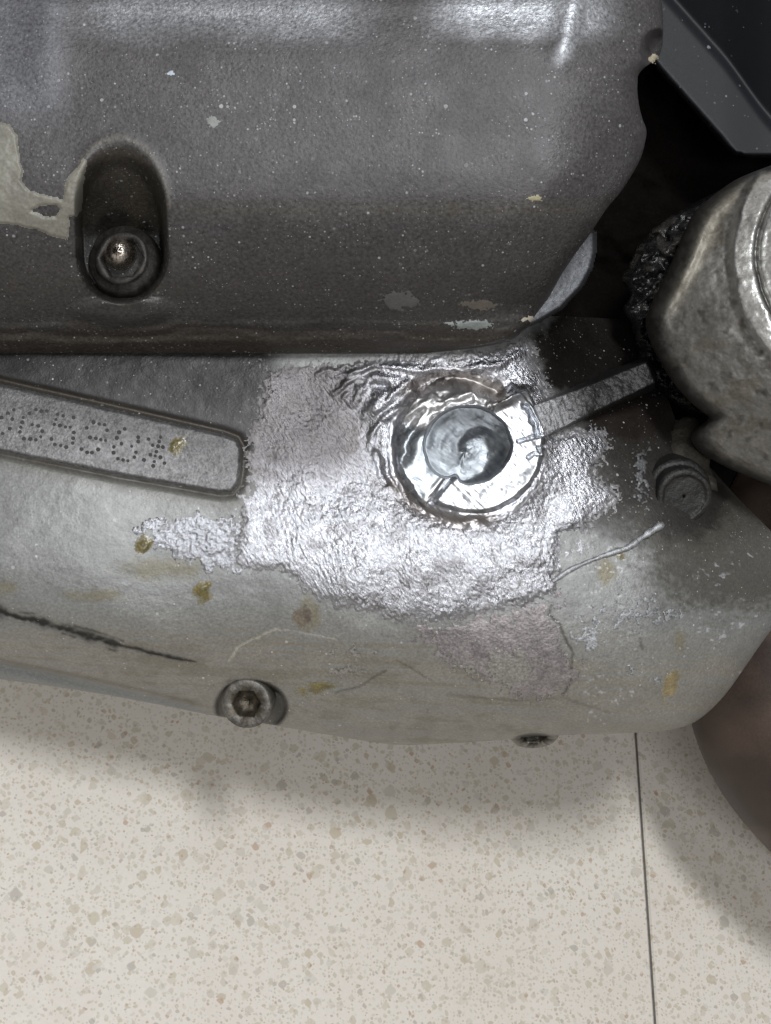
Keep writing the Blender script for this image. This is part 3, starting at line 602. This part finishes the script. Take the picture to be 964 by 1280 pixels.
# ---- rounded lug and its grimy stud
def dense(prof, k):
    p = np.array(prof, float); L = np.r_[0, np.cumsum(np.hypot(*(p[1:] - p[:-1]).T))]; t = np.linspace(0, L[-1], k)
    return [(float(np.interp(x, L, p[:, 0])), float(np.interp(x, L, p[:, 1])), 0) for x in t]
def lathe(name, parent, uv, z, prof, mat, tint, rgh, met, n=48, hexr=None, wob=0.0, seed=0, tilt=(0, 0), rough=0.0):
    """prof: (radius mm, height mm, is_hex) rings from the outside in"""
    c = np.array(P(np.array(float(uv[0])), np.array(float(uv[1])), np.array(float(z)))); a = np.linspace(0, 2 * np.pi, n, endpoint=False)
    hx = 1 / np.cos((a % (np.pi / 3)) - np.pi / 6)
    Rm = np.array(Matrix.Rotation(tilt[0], 3, 'X') @ Matrix.Rotation(tilt[1], 3, 'Y'))
    rows = []
    for i, (r, h, ish) in enumerate(prof):
        q = r * (hx if ish else 1) * (1 + wob * (vnoise(a * 3, a * 0 + i * 1.7, seed) - .5))
        rows.append(np.stack([q * np.cos(a), q * np.sin(a), h + wob * 2 * (vnoise(a * 4, a * 0 + i * 2.3, seed + 5) - .5)], -1))
    co = np.concatenate(rows)
    if rough:
        e = fbm(co[:, 0] / 2.2 + co[:, 2] / 3, co[:, 1] / 2.2 + 40, seed + 60, 4) - .5; nrm = co / (np.linalg.norm(co, axis=1)[:, None] + 1e-6)
        co = co + nrm * (rough * e)[:, None] + np.array((0, 0, rough * .6)) * (fbm(co[:, 0] / 3, co[:, 1] / 3, seed + 70, 3) - .5)[:, None]
    co = co @ Rm.T + c
    f = quads(len(prof), n, flip=False, wrap=True).tolist() + [[(len(prof) - 1) * n + i for i in range(n)]]
    tt_ = tint(np.concatenate(rows)) if callable(tint) else tint
    o = mk(name, co, f, mat, parent, tint=tt_, rgh=rgh, met=met)
    return o
lug = lathe('stud', casing_root, (856, 621), -2.5, dense([(6.9, -12), (6.9, -4.2), (6.3, -3.6), (5.7, -3.4), (5.7, -.6), (5.3, 0), (4.5, .15), (4.1, -.35), (1.2, -.3), (.2, -.3)], 60), M_dirt, lin(36, 35, 34), .5, .3, wob=.02, seed=3, tilt=(.22, .16), rough=.7, n=90)
tag(lug, 'rounded stud caked in black grime')
lathe('lug_washer', casing_root, (833, 630), -9, [(5.4, -8, 0), (5.3, -1, 0), (4.9, .2, 0), (3.0, .3, 0), (.3, .2, 0)], M_raw, lin(120, 120, 120), .4, .8, wob=.12, seed=8, tilt=(.3, -.2))
tube('lug_post', casing_root, [tuple(P(np.array(860.), np.array(540.), np.array(-20.))), tuple(P(np.array(856.), np.array(572.), np.array(-15.))), tuple(P(np.array(856.), np.array(612.), np.array(-13.)))], [4.2, 5.0, 6.2], M_dirt, lin(66, 62, 55), .7, .1, n=24, lump=.15, seed=6)

# ---- cap screws
SCREW = [(5.0, -6, 0), (5.0, -.5, 0), (4.85, -.15, 0), (4.5, 0, 0), (2.75, 0, 1), (2.45, -.35, 1), (2.4, -2.6, 1), (1.2, -3.1, 0), (.1, -3.3, 0)]
def screw_tint(edge, core):
    def f(r):
        q = np.hypot(r[:, 0], r[:, 1]); n = vnoise(r[:, 0] * 2.2, r[:, 1] * 2.2, 7)
        return (edge[None] + (core - edge)[None] * (q < 2.9)[:, None]) * (.55 + .9 * n)[:, None]
    return f
s1 = lathe('cap_screw', casing_root, (308, 880), -3.5, SCREW, M_screw, screw_tint(lin(104, 101, 96), lin(78, 72, 62)), .45, .7, wob=.03, seed=2, tilt=(.12, -.08))
tag(s1, 'socket cap screw on the sump edge')
s2 = lathe('cap_screw', casing_root, (668, 921), -15.5, SCREW[:5] + SCREW[5:], M_screw, screw_tint(lin(120, 118, 112), lin(60, 56, 50)), .4, .7, wob=.04, seed=12, tilt=(.9, 0))
tag(s2, 'socket screw head just showing under the sump edge')
# ---- amber drops
DROPS = [(181, 682, 13, 15, .6, 1), (253, 739, 13, 16, .2, 2), (398, 860, 26, 10, -.10, 3), (838, 857, 12, 20, .3, 4), (222, 557, 17, 9, -.6, 5), (378, 770, 12, 17, .4, 6), (776, 696, 6, 7, 0, 7), (256, 690, 10, 8, 0, 8)]
for (a, b, ra, rb, rot, s) in DROPS:
    def dsd(u, v):
        x = (u - a) * math.cos(rot) + (v - b) * math.sin(rot); y = -(u - a) * math.sin(rot) + (v - b) * math.cos(rot)
        if s == 3: y = y / np.clip(1.05 - .5 * (x / ra), .3, 2)
        return (np.hypot(x / ra, y / rb) - 1) * min(ra, rb) + 13 * (fbm(u / 9, v / 9, 130 + s, 3) - .5)
    flat = s in (4, 6, 8)
    patch('oil_drop', casing_root, (lambda u, v: case_z(u, v) + .55 * (s == 5)), dsd, lambda u, v: (.08 if flat else .32) + .25 * (fbm(u / 8, v / 8, 140 + s) - .5), (a - 36, b - 30, a + 36, b + 30), 1.1, M_resin,
          lambda u, v: (lambda c: c + (lin(128, 126, 116) - c) * (sstep(-6, 0, dsd(u, v)) * .85)[..., None])((lin(112, 102, 64 + (26 if flat else 0)) if s != 4 else lin(136, 122, 90)) * (.45 + .8 * fbm(u / 9, v / 9, 150 + s))[..., None]),
          .25 if not flat else .4, .0, edge=6 if flat else 11, stip=7)

# ---- inner wall added behind the gap, painted near black for its shade
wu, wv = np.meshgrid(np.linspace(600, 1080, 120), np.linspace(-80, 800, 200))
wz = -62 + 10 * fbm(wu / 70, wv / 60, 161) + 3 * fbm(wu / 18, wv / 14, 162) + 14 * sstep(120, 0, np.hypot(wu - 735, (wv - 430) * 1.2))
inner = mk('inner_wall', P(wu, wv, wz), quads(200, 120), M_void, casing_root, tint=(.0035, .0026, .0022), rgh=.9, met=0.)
tag(inner, 'inner engine wall painted near black for the shade deep in the gap')

# ------------------------------------------------------------------ side cover
COV_Z = [(-90, 9), (-45, 18.5), (-20, 22.6), (0, 24.2), (22, 25.1), (45, 26.1), (62, 26.7), (100, 27.4), (170, 28), (225, 28.2), (250, 27.5), (275, 25.9), (310, 23), (350, 19), (385, 13.6), (405, 10.0), (414, 8.4), (420, 7.3), (428, 5.9), (436, 4.0), (442, 2.0)]
UR = [(-90, 826), (0, 827), (25, 829), (45, 829), (62, 827), (74, 821), (83, 808), (92, 799), (104, 797), (125, 798), (148, 803), (162, 808), (180, 806), (200, 800), (220, 789), (240, 776), (260, 759), (275, 749), (292, 738),
      (315, 721), (345, 701), (365, 690), (385, 678), (400, 667), (415, 652), (425, 638), (432, 612), (438, 575), (442, 545)]
SLOT = lambda u, v: np.minimum(np.hypot((u - 153) / 57, (v - 318) / 62), np.where(v < 318, np.hypot((u - (153 - .04 * (318 - v))) / 57, np.maximum(0, (262 - v)) / 84), 9))
def cover_z(u, v):
    z = spline(v, COV_Z)
    # right end of the cover turns away beyond the corner ridge
    ur = spline(v, UR); ridge = 715 - .22 * (v - 30)
    z = z - 10 * (np.clip((u - ridge + 25) / 160, 0, 1.6)) ** 2.1 + .8 * np.exp(-((u - ridge + 4) / 16) ** 2) * sstep(110, 40, v)
    # chin: the lower right rounds back
    cd = (u - 560) / 190 + (v - 250) / 190; z = z - 9 * np.clip(cd - .55, 0, 2) ** 1.6 * sstep(420, 380, v) 
    d = ur - u; q = np.clip(1 - d / 24., 0, 1); z = z - 5.0 * (1 - np.sqrt(np.maximum(1 - q * q, 0)))
    # screw pocket
    s = SLOT(u, v); wall = sstep(1.03, np.clip(.84 - .25 * sstep(290, 200, v), .1, 1), s); seat = 9.5 + 17 * sstep(300, 172, v) ** .9
    z = np.minimum(z, z * (1 - wall) + np.minimum(seat, z) * wall)
    rim = np.exp(-((s - 1.06) / .10) ** 2); z = z + .25 * rim * sstep(300, 200, v)
    pl = np.hypot((u - 155) / 66, (v - 388) / 22); z = z + 2.0 * sstep(1.1, .5, pl) * (v > 372)
    # bolt scallop at the right end
    e = np.hypot((u - 824) / 24, (v - 62) / 27); z = z - 13 * sstep(1.05, .45, e)
    # the step in the casting at the top centre-left, a shallow scoop
    z = z + .8 * np.exp(-((u - 55) / 30) ** 2) * sstep(150, 60, v)
    # layered ledges of the joint
    z = z + .22 * np.sin(v / 3.3 + 9 * fbm(u / 90, v / 40, 171)) * sstep(392, 412, v) * sstep(444, 432, v) + .5 * (fbm(u / 70, v / 7, 175) - .5) * sstep(380, 410, v)
    z = z + .45 * (fbm(u / 90, v / 75, 172, 2) - .5) + .05 * (fbm(u / 18, v / 15, 173) - .5) + .05 * (fbm(u / 4, v / 4, 174, 2) - .5)
    return z
cov_root = thing('side_cover', P(np.array(330.), np.array(440.), np.array(2.)), 'dark charcoal engine side cover with a recessed screw, above the welded crankcase', 'engine cover')
nvc, nuc = 340, 580
vv = np.linspace(-90, 442, nvc); ts = np.linspace(0, 1, nuc) ** .92
ur_ = spline(vv, UR); UC = -200 + (ur_[:, None] + 200) * ts[None]; VC = np.repeat(vv[:, None], nuc, 1); ZC = cover_z(UC, VC)
# side skirt behind the right edge, then lower skirt
tgv = np.gradient(ur_, vv); nl = np.sqrt(1 + tgv ** 2); ix, iy = -1 / nl, tgv / nl
su = np.stack([ur_ + ix * (2 + 26 * (k / 8) ** 1.5) for k in range(1, 9)], 1); sv = np.stack([vv + iy * (2 + 26 * (k / 8) ** 1.5) for k in range(1, 9)], 1)
sz = np.stack([ZC[:, -1] - 40 * (k / 8) ** 1.2 for k in range(1, 9)], 1)
UC2 = np.c_[UC, su]; VC2 = np.c_[VC, sv]; ZC2 = np.c_[ZC, sz]
bz = np.stack([np.minimum(ZC2[-1], 2.5) - 2.0 * k for k in range(1, 7)]); 
UC2 = np.r_[UC2, np.repeat(UC2[-1:], 6, 0)]; VC2 = np.r_[VC2, np.stack([VC2[-1] - 1.2 * k for k in range(1, 7)])]; ZC2 = np.r_[ZC2, bz]
def painted_highlight(u, v):                           # highlight on the top fillet and corner ridge, put into tint and gloss
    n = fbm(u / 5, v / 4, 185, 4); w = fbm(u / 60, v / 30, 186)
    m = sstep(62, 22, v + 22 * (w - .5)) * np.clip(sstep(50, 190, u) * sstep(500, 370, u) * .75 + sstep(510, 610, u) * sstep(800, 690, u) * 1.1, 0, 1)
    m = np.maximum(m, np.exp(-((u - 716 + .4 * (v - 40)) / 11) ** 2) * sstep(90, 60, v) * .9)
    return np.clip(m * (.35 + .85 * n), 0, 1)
def cover_tint(u, v):
    n1 = fbm(u / 50, v / 40, 181); n2 = fbm(u / 9, v / 8, 182)
    t = np.repeat(lin(73, 71, 72)[None], u.size, 0).reshape(*u.shape, 3)
    def blend(t, c, m): return t + (np.asarray(c) - t) * np.clip(m, 0, 1)[..., None]
    t = blend(t, lin(98, 99, 104), sstep(95, 60, u + 25 * (n1 - .5)) * sstep(170, 120, v) * .8)
    t = blend(t, lin(60, 57, 53), sstep(225, 350, v + 70 * (n1 - .5)) * .5)
    t = blend(t, lin(58, 52, 45), sstep(400, 425, v + 20 * (n1 - .5)) * .8)
    t = blend(t, lin(100, 96, 88), np.exp(-((v - 262) / 12) ** 2) * sstep(200, 240, u) * .28)
    s = SLOT(u, v); t = blend(t, lin(58, 54, 46), sstep(1.12, .85, s) * .8); t = blend(t, lin(24, 22, 20), sstep(1.25, .9, np.hypot((u - 153) / 52, (v - 320) / 52) + .3 * (n2 - .5))); t = blend(t, lin(110, 106, 98), np.exp(-((s - 1.08) / .05) ** 2) * .4 * (v < 260))  # pocket shade put into the colour, near black round the screw
    for (a, b, ra, rb) in ((172, 258, 16, 30), (566, 262, 10, 12)): t = blend(t, lin(80, 72, 58), sstep(1.1, .5, np.hypot((u - a) / ra, (v - b) / rb) + .6 * (n2 - .5)) * .35)
    t = blend(t, lin(166, 169, 174), painted_highlight(u, v) * (.8 + .3 * (u > 500)))
    return t
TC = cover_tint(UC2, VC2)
shell = mk('cover_shell', P(UC2, VC2, ZC2), quads(nvc + 6, nuc + 8), M_cover, cov_root, tint=TC.reshape(-1, 3), rgh=(.42 + .14 * fbm(UC2 / 30, VC2 / 30, 183) - .16 * painted_highlight(UC2, VC2)).ravel(), met=(.35 + .5 * painted_highlight(UC2, VC2)).ravel())
tag(shell, 'dust-specked charcoal cover casting')
# crescent of the mounting flange showing past the chin
CRES = [(600, 405), (640, 380), (690, 330), (735, 280), (746, 290), (746, 315), (741, 337), (728, 361), (703, 387), (676, 403), (640, 420), (600, 430)]
fl = patch('mounting_flange', cov_root, lambda u, v: 2.5 + 0 * u - .03 * (u - 690), lambda u, v: polysd(u, v, CRES), lambda u, v: .4 + .2 * (fbm(u / 8, v / 8, 191) - .5), (595, 270, 752, 435), 1.4, M_cover,
           lin(88, 90, 94), .45, .35, edge=5, sink=14)
tag(fl, 'lighter grey crescent of flange past the cover corner')
# screw in the pocket, with its shiny dome
cs = lathe('cap_screw', cov_root, (152, 322), 13.0, [(6.9, -7, 0), (6.8, -1.8, 0), (6.3, -1.0, 0), (5.2, -.7, 0), (5.0, -.2, 0), (4.8, 0, 0), (3.75, .1, 1), (3.5, -.5, 1), (3.4, -4, 1), (.1, -4.2, 0)],
           M_screw, screw_tint(lin(52, 49, 46), lin(30, 28, 25)), .5, .5, wob=.07, seed=21, tilt=(-.12, -.1))
tag(cs, 'grimy recessed socket screw')
dm = lathe('socket_dome', cs, (150, 317), 10.6, [(3.0, -2, 0), (2.95, .6, 0), (2.6, 1.7, 0), (1.9, 2.6, 0), (1.0, 3.1, 0), (.1, 3.3, 0)], M_screw, lin(214, 204, 192), .28, 1.0, wob=.06, seed=31)
tag(dm, 'bright worn metal dome inside the socket')
# dried sealant smear, paint chips and a painted lit lip
SMEAR = [(-40, 140), (0, 152), (14, 155), (22, 170), (25, 195), (30, 215), (26, 226), (38, 238), (60, 244), (78, 248), (82, 225), (96, 208), (104, 197), (110, 200), (105, 225), (104, 262), (96, 271), (88, 272), (86, 300), (66, 296), (45, 288), (20, 282), (0, 280), (-40, 278)]
HOLE = [(40, 263), (52, 257), (70, 257), (75, 261), (70, 270), (55, 270)]
patch('sealant_smear', cov_root, cover_z, lambda u, v: np.maximum(polysd(u, v, SMEAR), -polysd(u, v, HOLE)) + 4 * (fbm(u / 7, v / 7, 201) - .5), lambda u, v: .35 + .5 * (fbm(u / 14, v / 14, 202) - .4), (-60, 130, 122, 312), 1.25, M_smear,
      lambda u, v: lin(122, 120, 111) * (.8 + .4 * fbm(u / 20, v / 20, 203))[..., None], .45, 0., edge=4, sink=.2)
for (a, b, ra, rb, c, s) in ((588, 406, 27, 6, (126, 132, 130), 1), (600, 381, 24, 6, (98, 92, 84), 2), (663, 399, 9, 3.5, (188, 180, 164), 3), (670, 247, 10, 4, (150, 144, 116), 4), (266, 153, 8, 8, (128, 130, 128), 5),
                             (213, 92, 6, 4, (168, 178, 190), 6), (816, 74, 6, 7, (190, 180, 158), 7), (500, 376, 26, 12, (84, 82, 82), 9)):  # the cream mark at the bolt scallop paints its lit lip
    patch('chip_and_lit_lip', cov_root, cover_z, lambda u, v: (np.hypot((u - a) / ra, (v - b) / rb) - 1) * min(ra, rb) + (1.5 + .9 * min(ra, rb)) * (fbm(u / 6, v / 4, 210 + s, 4, .65) - .5), lambda u, v: .10 + 0 * u, (a - ra * 1.5, b - rb * 1.6, a + ra * 1.5, b + rb * 1.6), .9, M_smear,
          lin(*c), .5, 0., edge=2.5, stip=5)

# ------------------------------------------------------------------ pipe joint at the right
ULB = [(188, 1010), (205, 968), (222, 925), (240, 897), (262, 872), (290, 855), (320, 843), (350, 829), (380, 814), (400, 807), (425, 812), (450, 824), (480, 843), (505, 866), (515, 878), (522, 886), (530, 878), (538, 869), (548, 864), (560, 870), (580, 900), (607, 964), (628, 1015)]
def elbow_z(u, v):
    ul = spline(v, ULB); d = u - ul
    z = -14 + 30 * np.sqrt(np.clip(1 - (1 - np.clip((u - 775) / 290, 0, 1)) ** 2, 0, 1)) - 22 * ((v - 400) / 240) ** 2
    q = np.clip(1 - d / 30., 0, 1); z = z - 7 * (1 - np.sqrt(np.maximum(1 - q * q, 0)))
    r = np.hypot(u - 1054, (v - 320) * .86) + 5 * (fbm(u / 25, v / 25, 221) - .5)
    z = z + 3.2 * sstep(148, 134, r) - 1.6 * np.exp(-((r - 108) / 3.5) ** 2) + .6 * sstep(98, 80, r)
    z = z + 1.6 * np.exp(-((d - 22) / 9) ** 2) * sstep(240, 300, v) * sstep(430, 380, v)
    return z + 1.2 * (fbm(u / 30, v / 26, 222) - .5) + .4 * (fbm(u / 8, v / 8, 223) - .5)
el_root = thing('pipe_elbow', P(np.array(900.), np.array(600.), np.array(-20.)), 'dirty cast metal pipe elbow with bright ridges at the right of the drain boss', 'pipe elbow')
ve = np.linspace(188, 628, 240); ule = spline(ve, ULB); te = np.linspace(0, 1, 150) ** 1.15
UE = ule[:, None] + (1110 - ule)[:, None] * te[None]; VE = np.repeat(ve[:, None], 150, 1); ZE = elbow_z(UE, VE)
tg = np.gradient(ule, ve); nl = np.sqrt(1 + tg ** 2); ix, iy = 1 / nl, -tg / nl
eu = np.stack([ule + ix * (2 + 30 * (k / 6) ** 1.5) for k in range(6, 0, -1)], 1); ev = np.stack([ve + iy * (2 + 30 * (k / 6) ** 1.5) for k in range(6, 0, -1)], 1); ez = np.stack([ZE[:, 0] - 26 * (k / 6) for k in range(6, 0, -1)], 1)
UE, VE, ZE = np.c_[eu, UE], np.c_[ev, VE], np.c_[ez, ZE]
n1 = fbm(UE / 30, VE / 24, 231); n2 = fbm(UE / 8, VE / 8, 232)
te_ = np.repeat(lin(108, 106, 102)[None], UE.size, 0).reshape(*UE.shape, 3)
re_ = np.hypot(UE - 1054, (VE - 320) * .86)
br = sstep(150, 138, re_ + 14 * (n2 - .5)); te_ = te_ + (lin(214, 214, 212) - te_) * (br * .9)[..., None]
te_ = te_ + (lin(60, 56, 50) - te_) * (np.exp(-((re_ - 108) / 3.5) ** 2) * .85)[..., None]
te_ = te_ + (lin(86, 80, 70) - te_) * (sstep(.5, .7, n1) * (1 - br) * .6)[..., None]
dE = UE - spline(VE, ULB); stE = fbm(dE / 13 + 2 * n1, VE / 70, 233, 5, .65)
te_ = te_ + (lin(72, 68, 62) - te_) * (sstep(.45, .75, stE + .5 * (n2 - .5)) * (1 - br) * .5)[..., None]
te_ = te_ + (lin(38, 36, 34) - te_) * (sstep(26, 4, dE + 26 * (n2 - .5)) * .8)[..., None]
te_ = te_ + (lin(44, 41, 37) - te_) * (sstep(.6, .78, fbm(UE / 11, VE / 10, 236)) * (1 - br) * .6)[..., None]
te_ = te_ + (lin(158, 152, 138) - te_) * (np.exp(-((dE - 30) / 12) ** 2) * sstep(420, 350, VE) * .5)[..., None]
body = mk('elbow_body', P(UE, VE, ZE), quads(240, 156), M_cast, el_root, tint=te_.reshape(-1, 3), rgh=(.46 - .14 * br + .12 * n2).ravel(), met=(.4 + .5 * br).ravel())
ULG = [(225, 930), (245, 884), (258, 860), (280, 825), (297, 806), (330, 786), (355, 779), (366, 786), (385, 782), (410, 790), (425, 796), (450, 800), (470, 808), (490, 822), (505, 842), (514, 862), (522, 888)]
vg = np.linspace(226, 521, 190); ulg = spline(vg, ULG) + 7 * (fbm(vg / 9, vg * 0, 241, 3) - .5); tG = np.linspace(0, 1, 60)
UG = ulg[:, None] + (np.maximum(spline(vg, ULB), ulg + 10) + 30 - ulg)[:, None] * tG[None]; VG = np.repeat(vg[:, None], 60, 1)
dG = UG - ulg[:, None]; q = np.clip(1 - dG / 16., 0, 1)
ZG = -15 + .05 * dG - 6 * (1 - np.sqrt(np.maximum(1 - q * q, 0))) - 18 * ((VG - 400) / 240) ** 2 + 5 * (fbm(UG / 16, VG / 12, 242, 3) - .5) + .2 * (fbm(UG / 4, VG / 4, 243, 2) - .5)
gu = np.stack([ulg + 18 * (k / 4) for k in range(4, 0, -1)], 1); gz = np.stack([ZG[:, 0] - 20 * (k / 4) for k in range(4, 0, -1)], 1)
UG, VG, ZG = np.c_[gu, UG], np.c_[VG[:, :4], VG], np.c_[gz, ZG]
n = fbm(UG / 14, VG / 12, 244); tG_ = lin(20, 20, 21)[None, None] + (lin(60, 58, 55) - lin(20, 20, 21))[None, None] * (sstep(.56, .72, n) * sstep(470, 400, VG))[..., None]
gk = mk('joint_gasket', P(UG, VG, ZG), quads(190, 64), M_dirt, el_root, tint=tG_.reshape(-1, 3), rgh=.26, met=.1)
tag(gk, 'ragged black greasy gasket edge')

# ------------------------------------------------------------------ black panel, top right
PANEL = [(770, -95), (806, 60), (822, 88), (870, 142), (906, 184), (918, 194), (935, 197), (1100, 197), (1100, -95)]
def panel_h(u, v):
    d = (u - 822) * .747 - (v - 88) * .665 + 8 * sstep(0, 60, u - 900)         # px in from the slanted edge
    return 1.2 * sstep(0, 8, d) - .034 * np.minimum(d, 74) + .10 * np.maximum(d - 74, 0) - 1.2 * sstep(62, 78, d)
pa, pb = np.arange(765, 1104, 2.5), np.arange(-100, 202, 2.5); pu, pv = np.meshgrid(pa, pb); psd = polysd(pu, pv, PANEL)
for _ in range(3):                                                          # pull the rim rows onto the outline
    e = 1.0; gx = (polysd(pu + e, pv, PANEL) - polysd(pu - e, pv, PANEL)) / 2; gy = (polysd(pu, pv + e, PANEL) - polysd(pu, pv - e, PANEL)) / 2
    mv = np.where((psd > 0), psd, 0); pu = pu - gx * mv; pv = pv - gy * mv; psd = polysd(pu, pv, PANEL)
pz = -34 + panel_h(pu, pv) - 22 * sstep(-3.5, 0, psd)
pf = quads(len(pb), len(pa))
pn = mk('frame_panel', P(pu, pv, pz), pf, M_plastic, None, base=P(np.array(900.), np.array(190.), np.array(-40.)), tint=lin(19, 21, 25), rgh=.5, met=0.)
tag(pn, 'smooth black plastic panel with an angled lower edge in the upper right corner', 'panel')

# ------------------------------------------------------------------ brown exhaust pipe, lower right
def pp(u, v, z): return tuple(P(np.array(float(u)), np.array(float(v)), np.array(float(z))))
hp = tube('exhaust_pipe', None, [pp(1085, 560, -52), pp(1010, 700, -50), pp(985, 800, -48), pp(990, 880, -46), pp(1030, 950, -44), pp(1110, 1020, -42), pp(1240, 1090, -40)], [22.5] * 7, M_rust, None, .5, .35, n=72, lump=0, sub=14)
me = hp.data; cc = np.zeros(len(me.vertices) * 3, np.float32); me.vertices.foreach_get('co', cc); cc = cc.reshape(-1, 3) * 1000
n = fbm(cc[:, 0] / 9, cc[:, 1] / 9, 251); n2 = fbm(cc[:, 0] / 3, cc[:, 1] / 3, 252)
t = lin(84, 70, 62)[None] + (lin(62, 52, 47) - lin(84, 70, 62))[None] * sstep(.3, .75, n)[:, None]
a = me.attributes.new('tint', 'FLOAT_COLOR', 'POINT'); a.data.foreach_set('color', np.c_[t, np.ones(len(t))].astype(np.float32).ravel())
tag(hp, 'bent brown heat-stained exhaust pipe below the crankcase in the lower right corner', 'exhaust pipe')
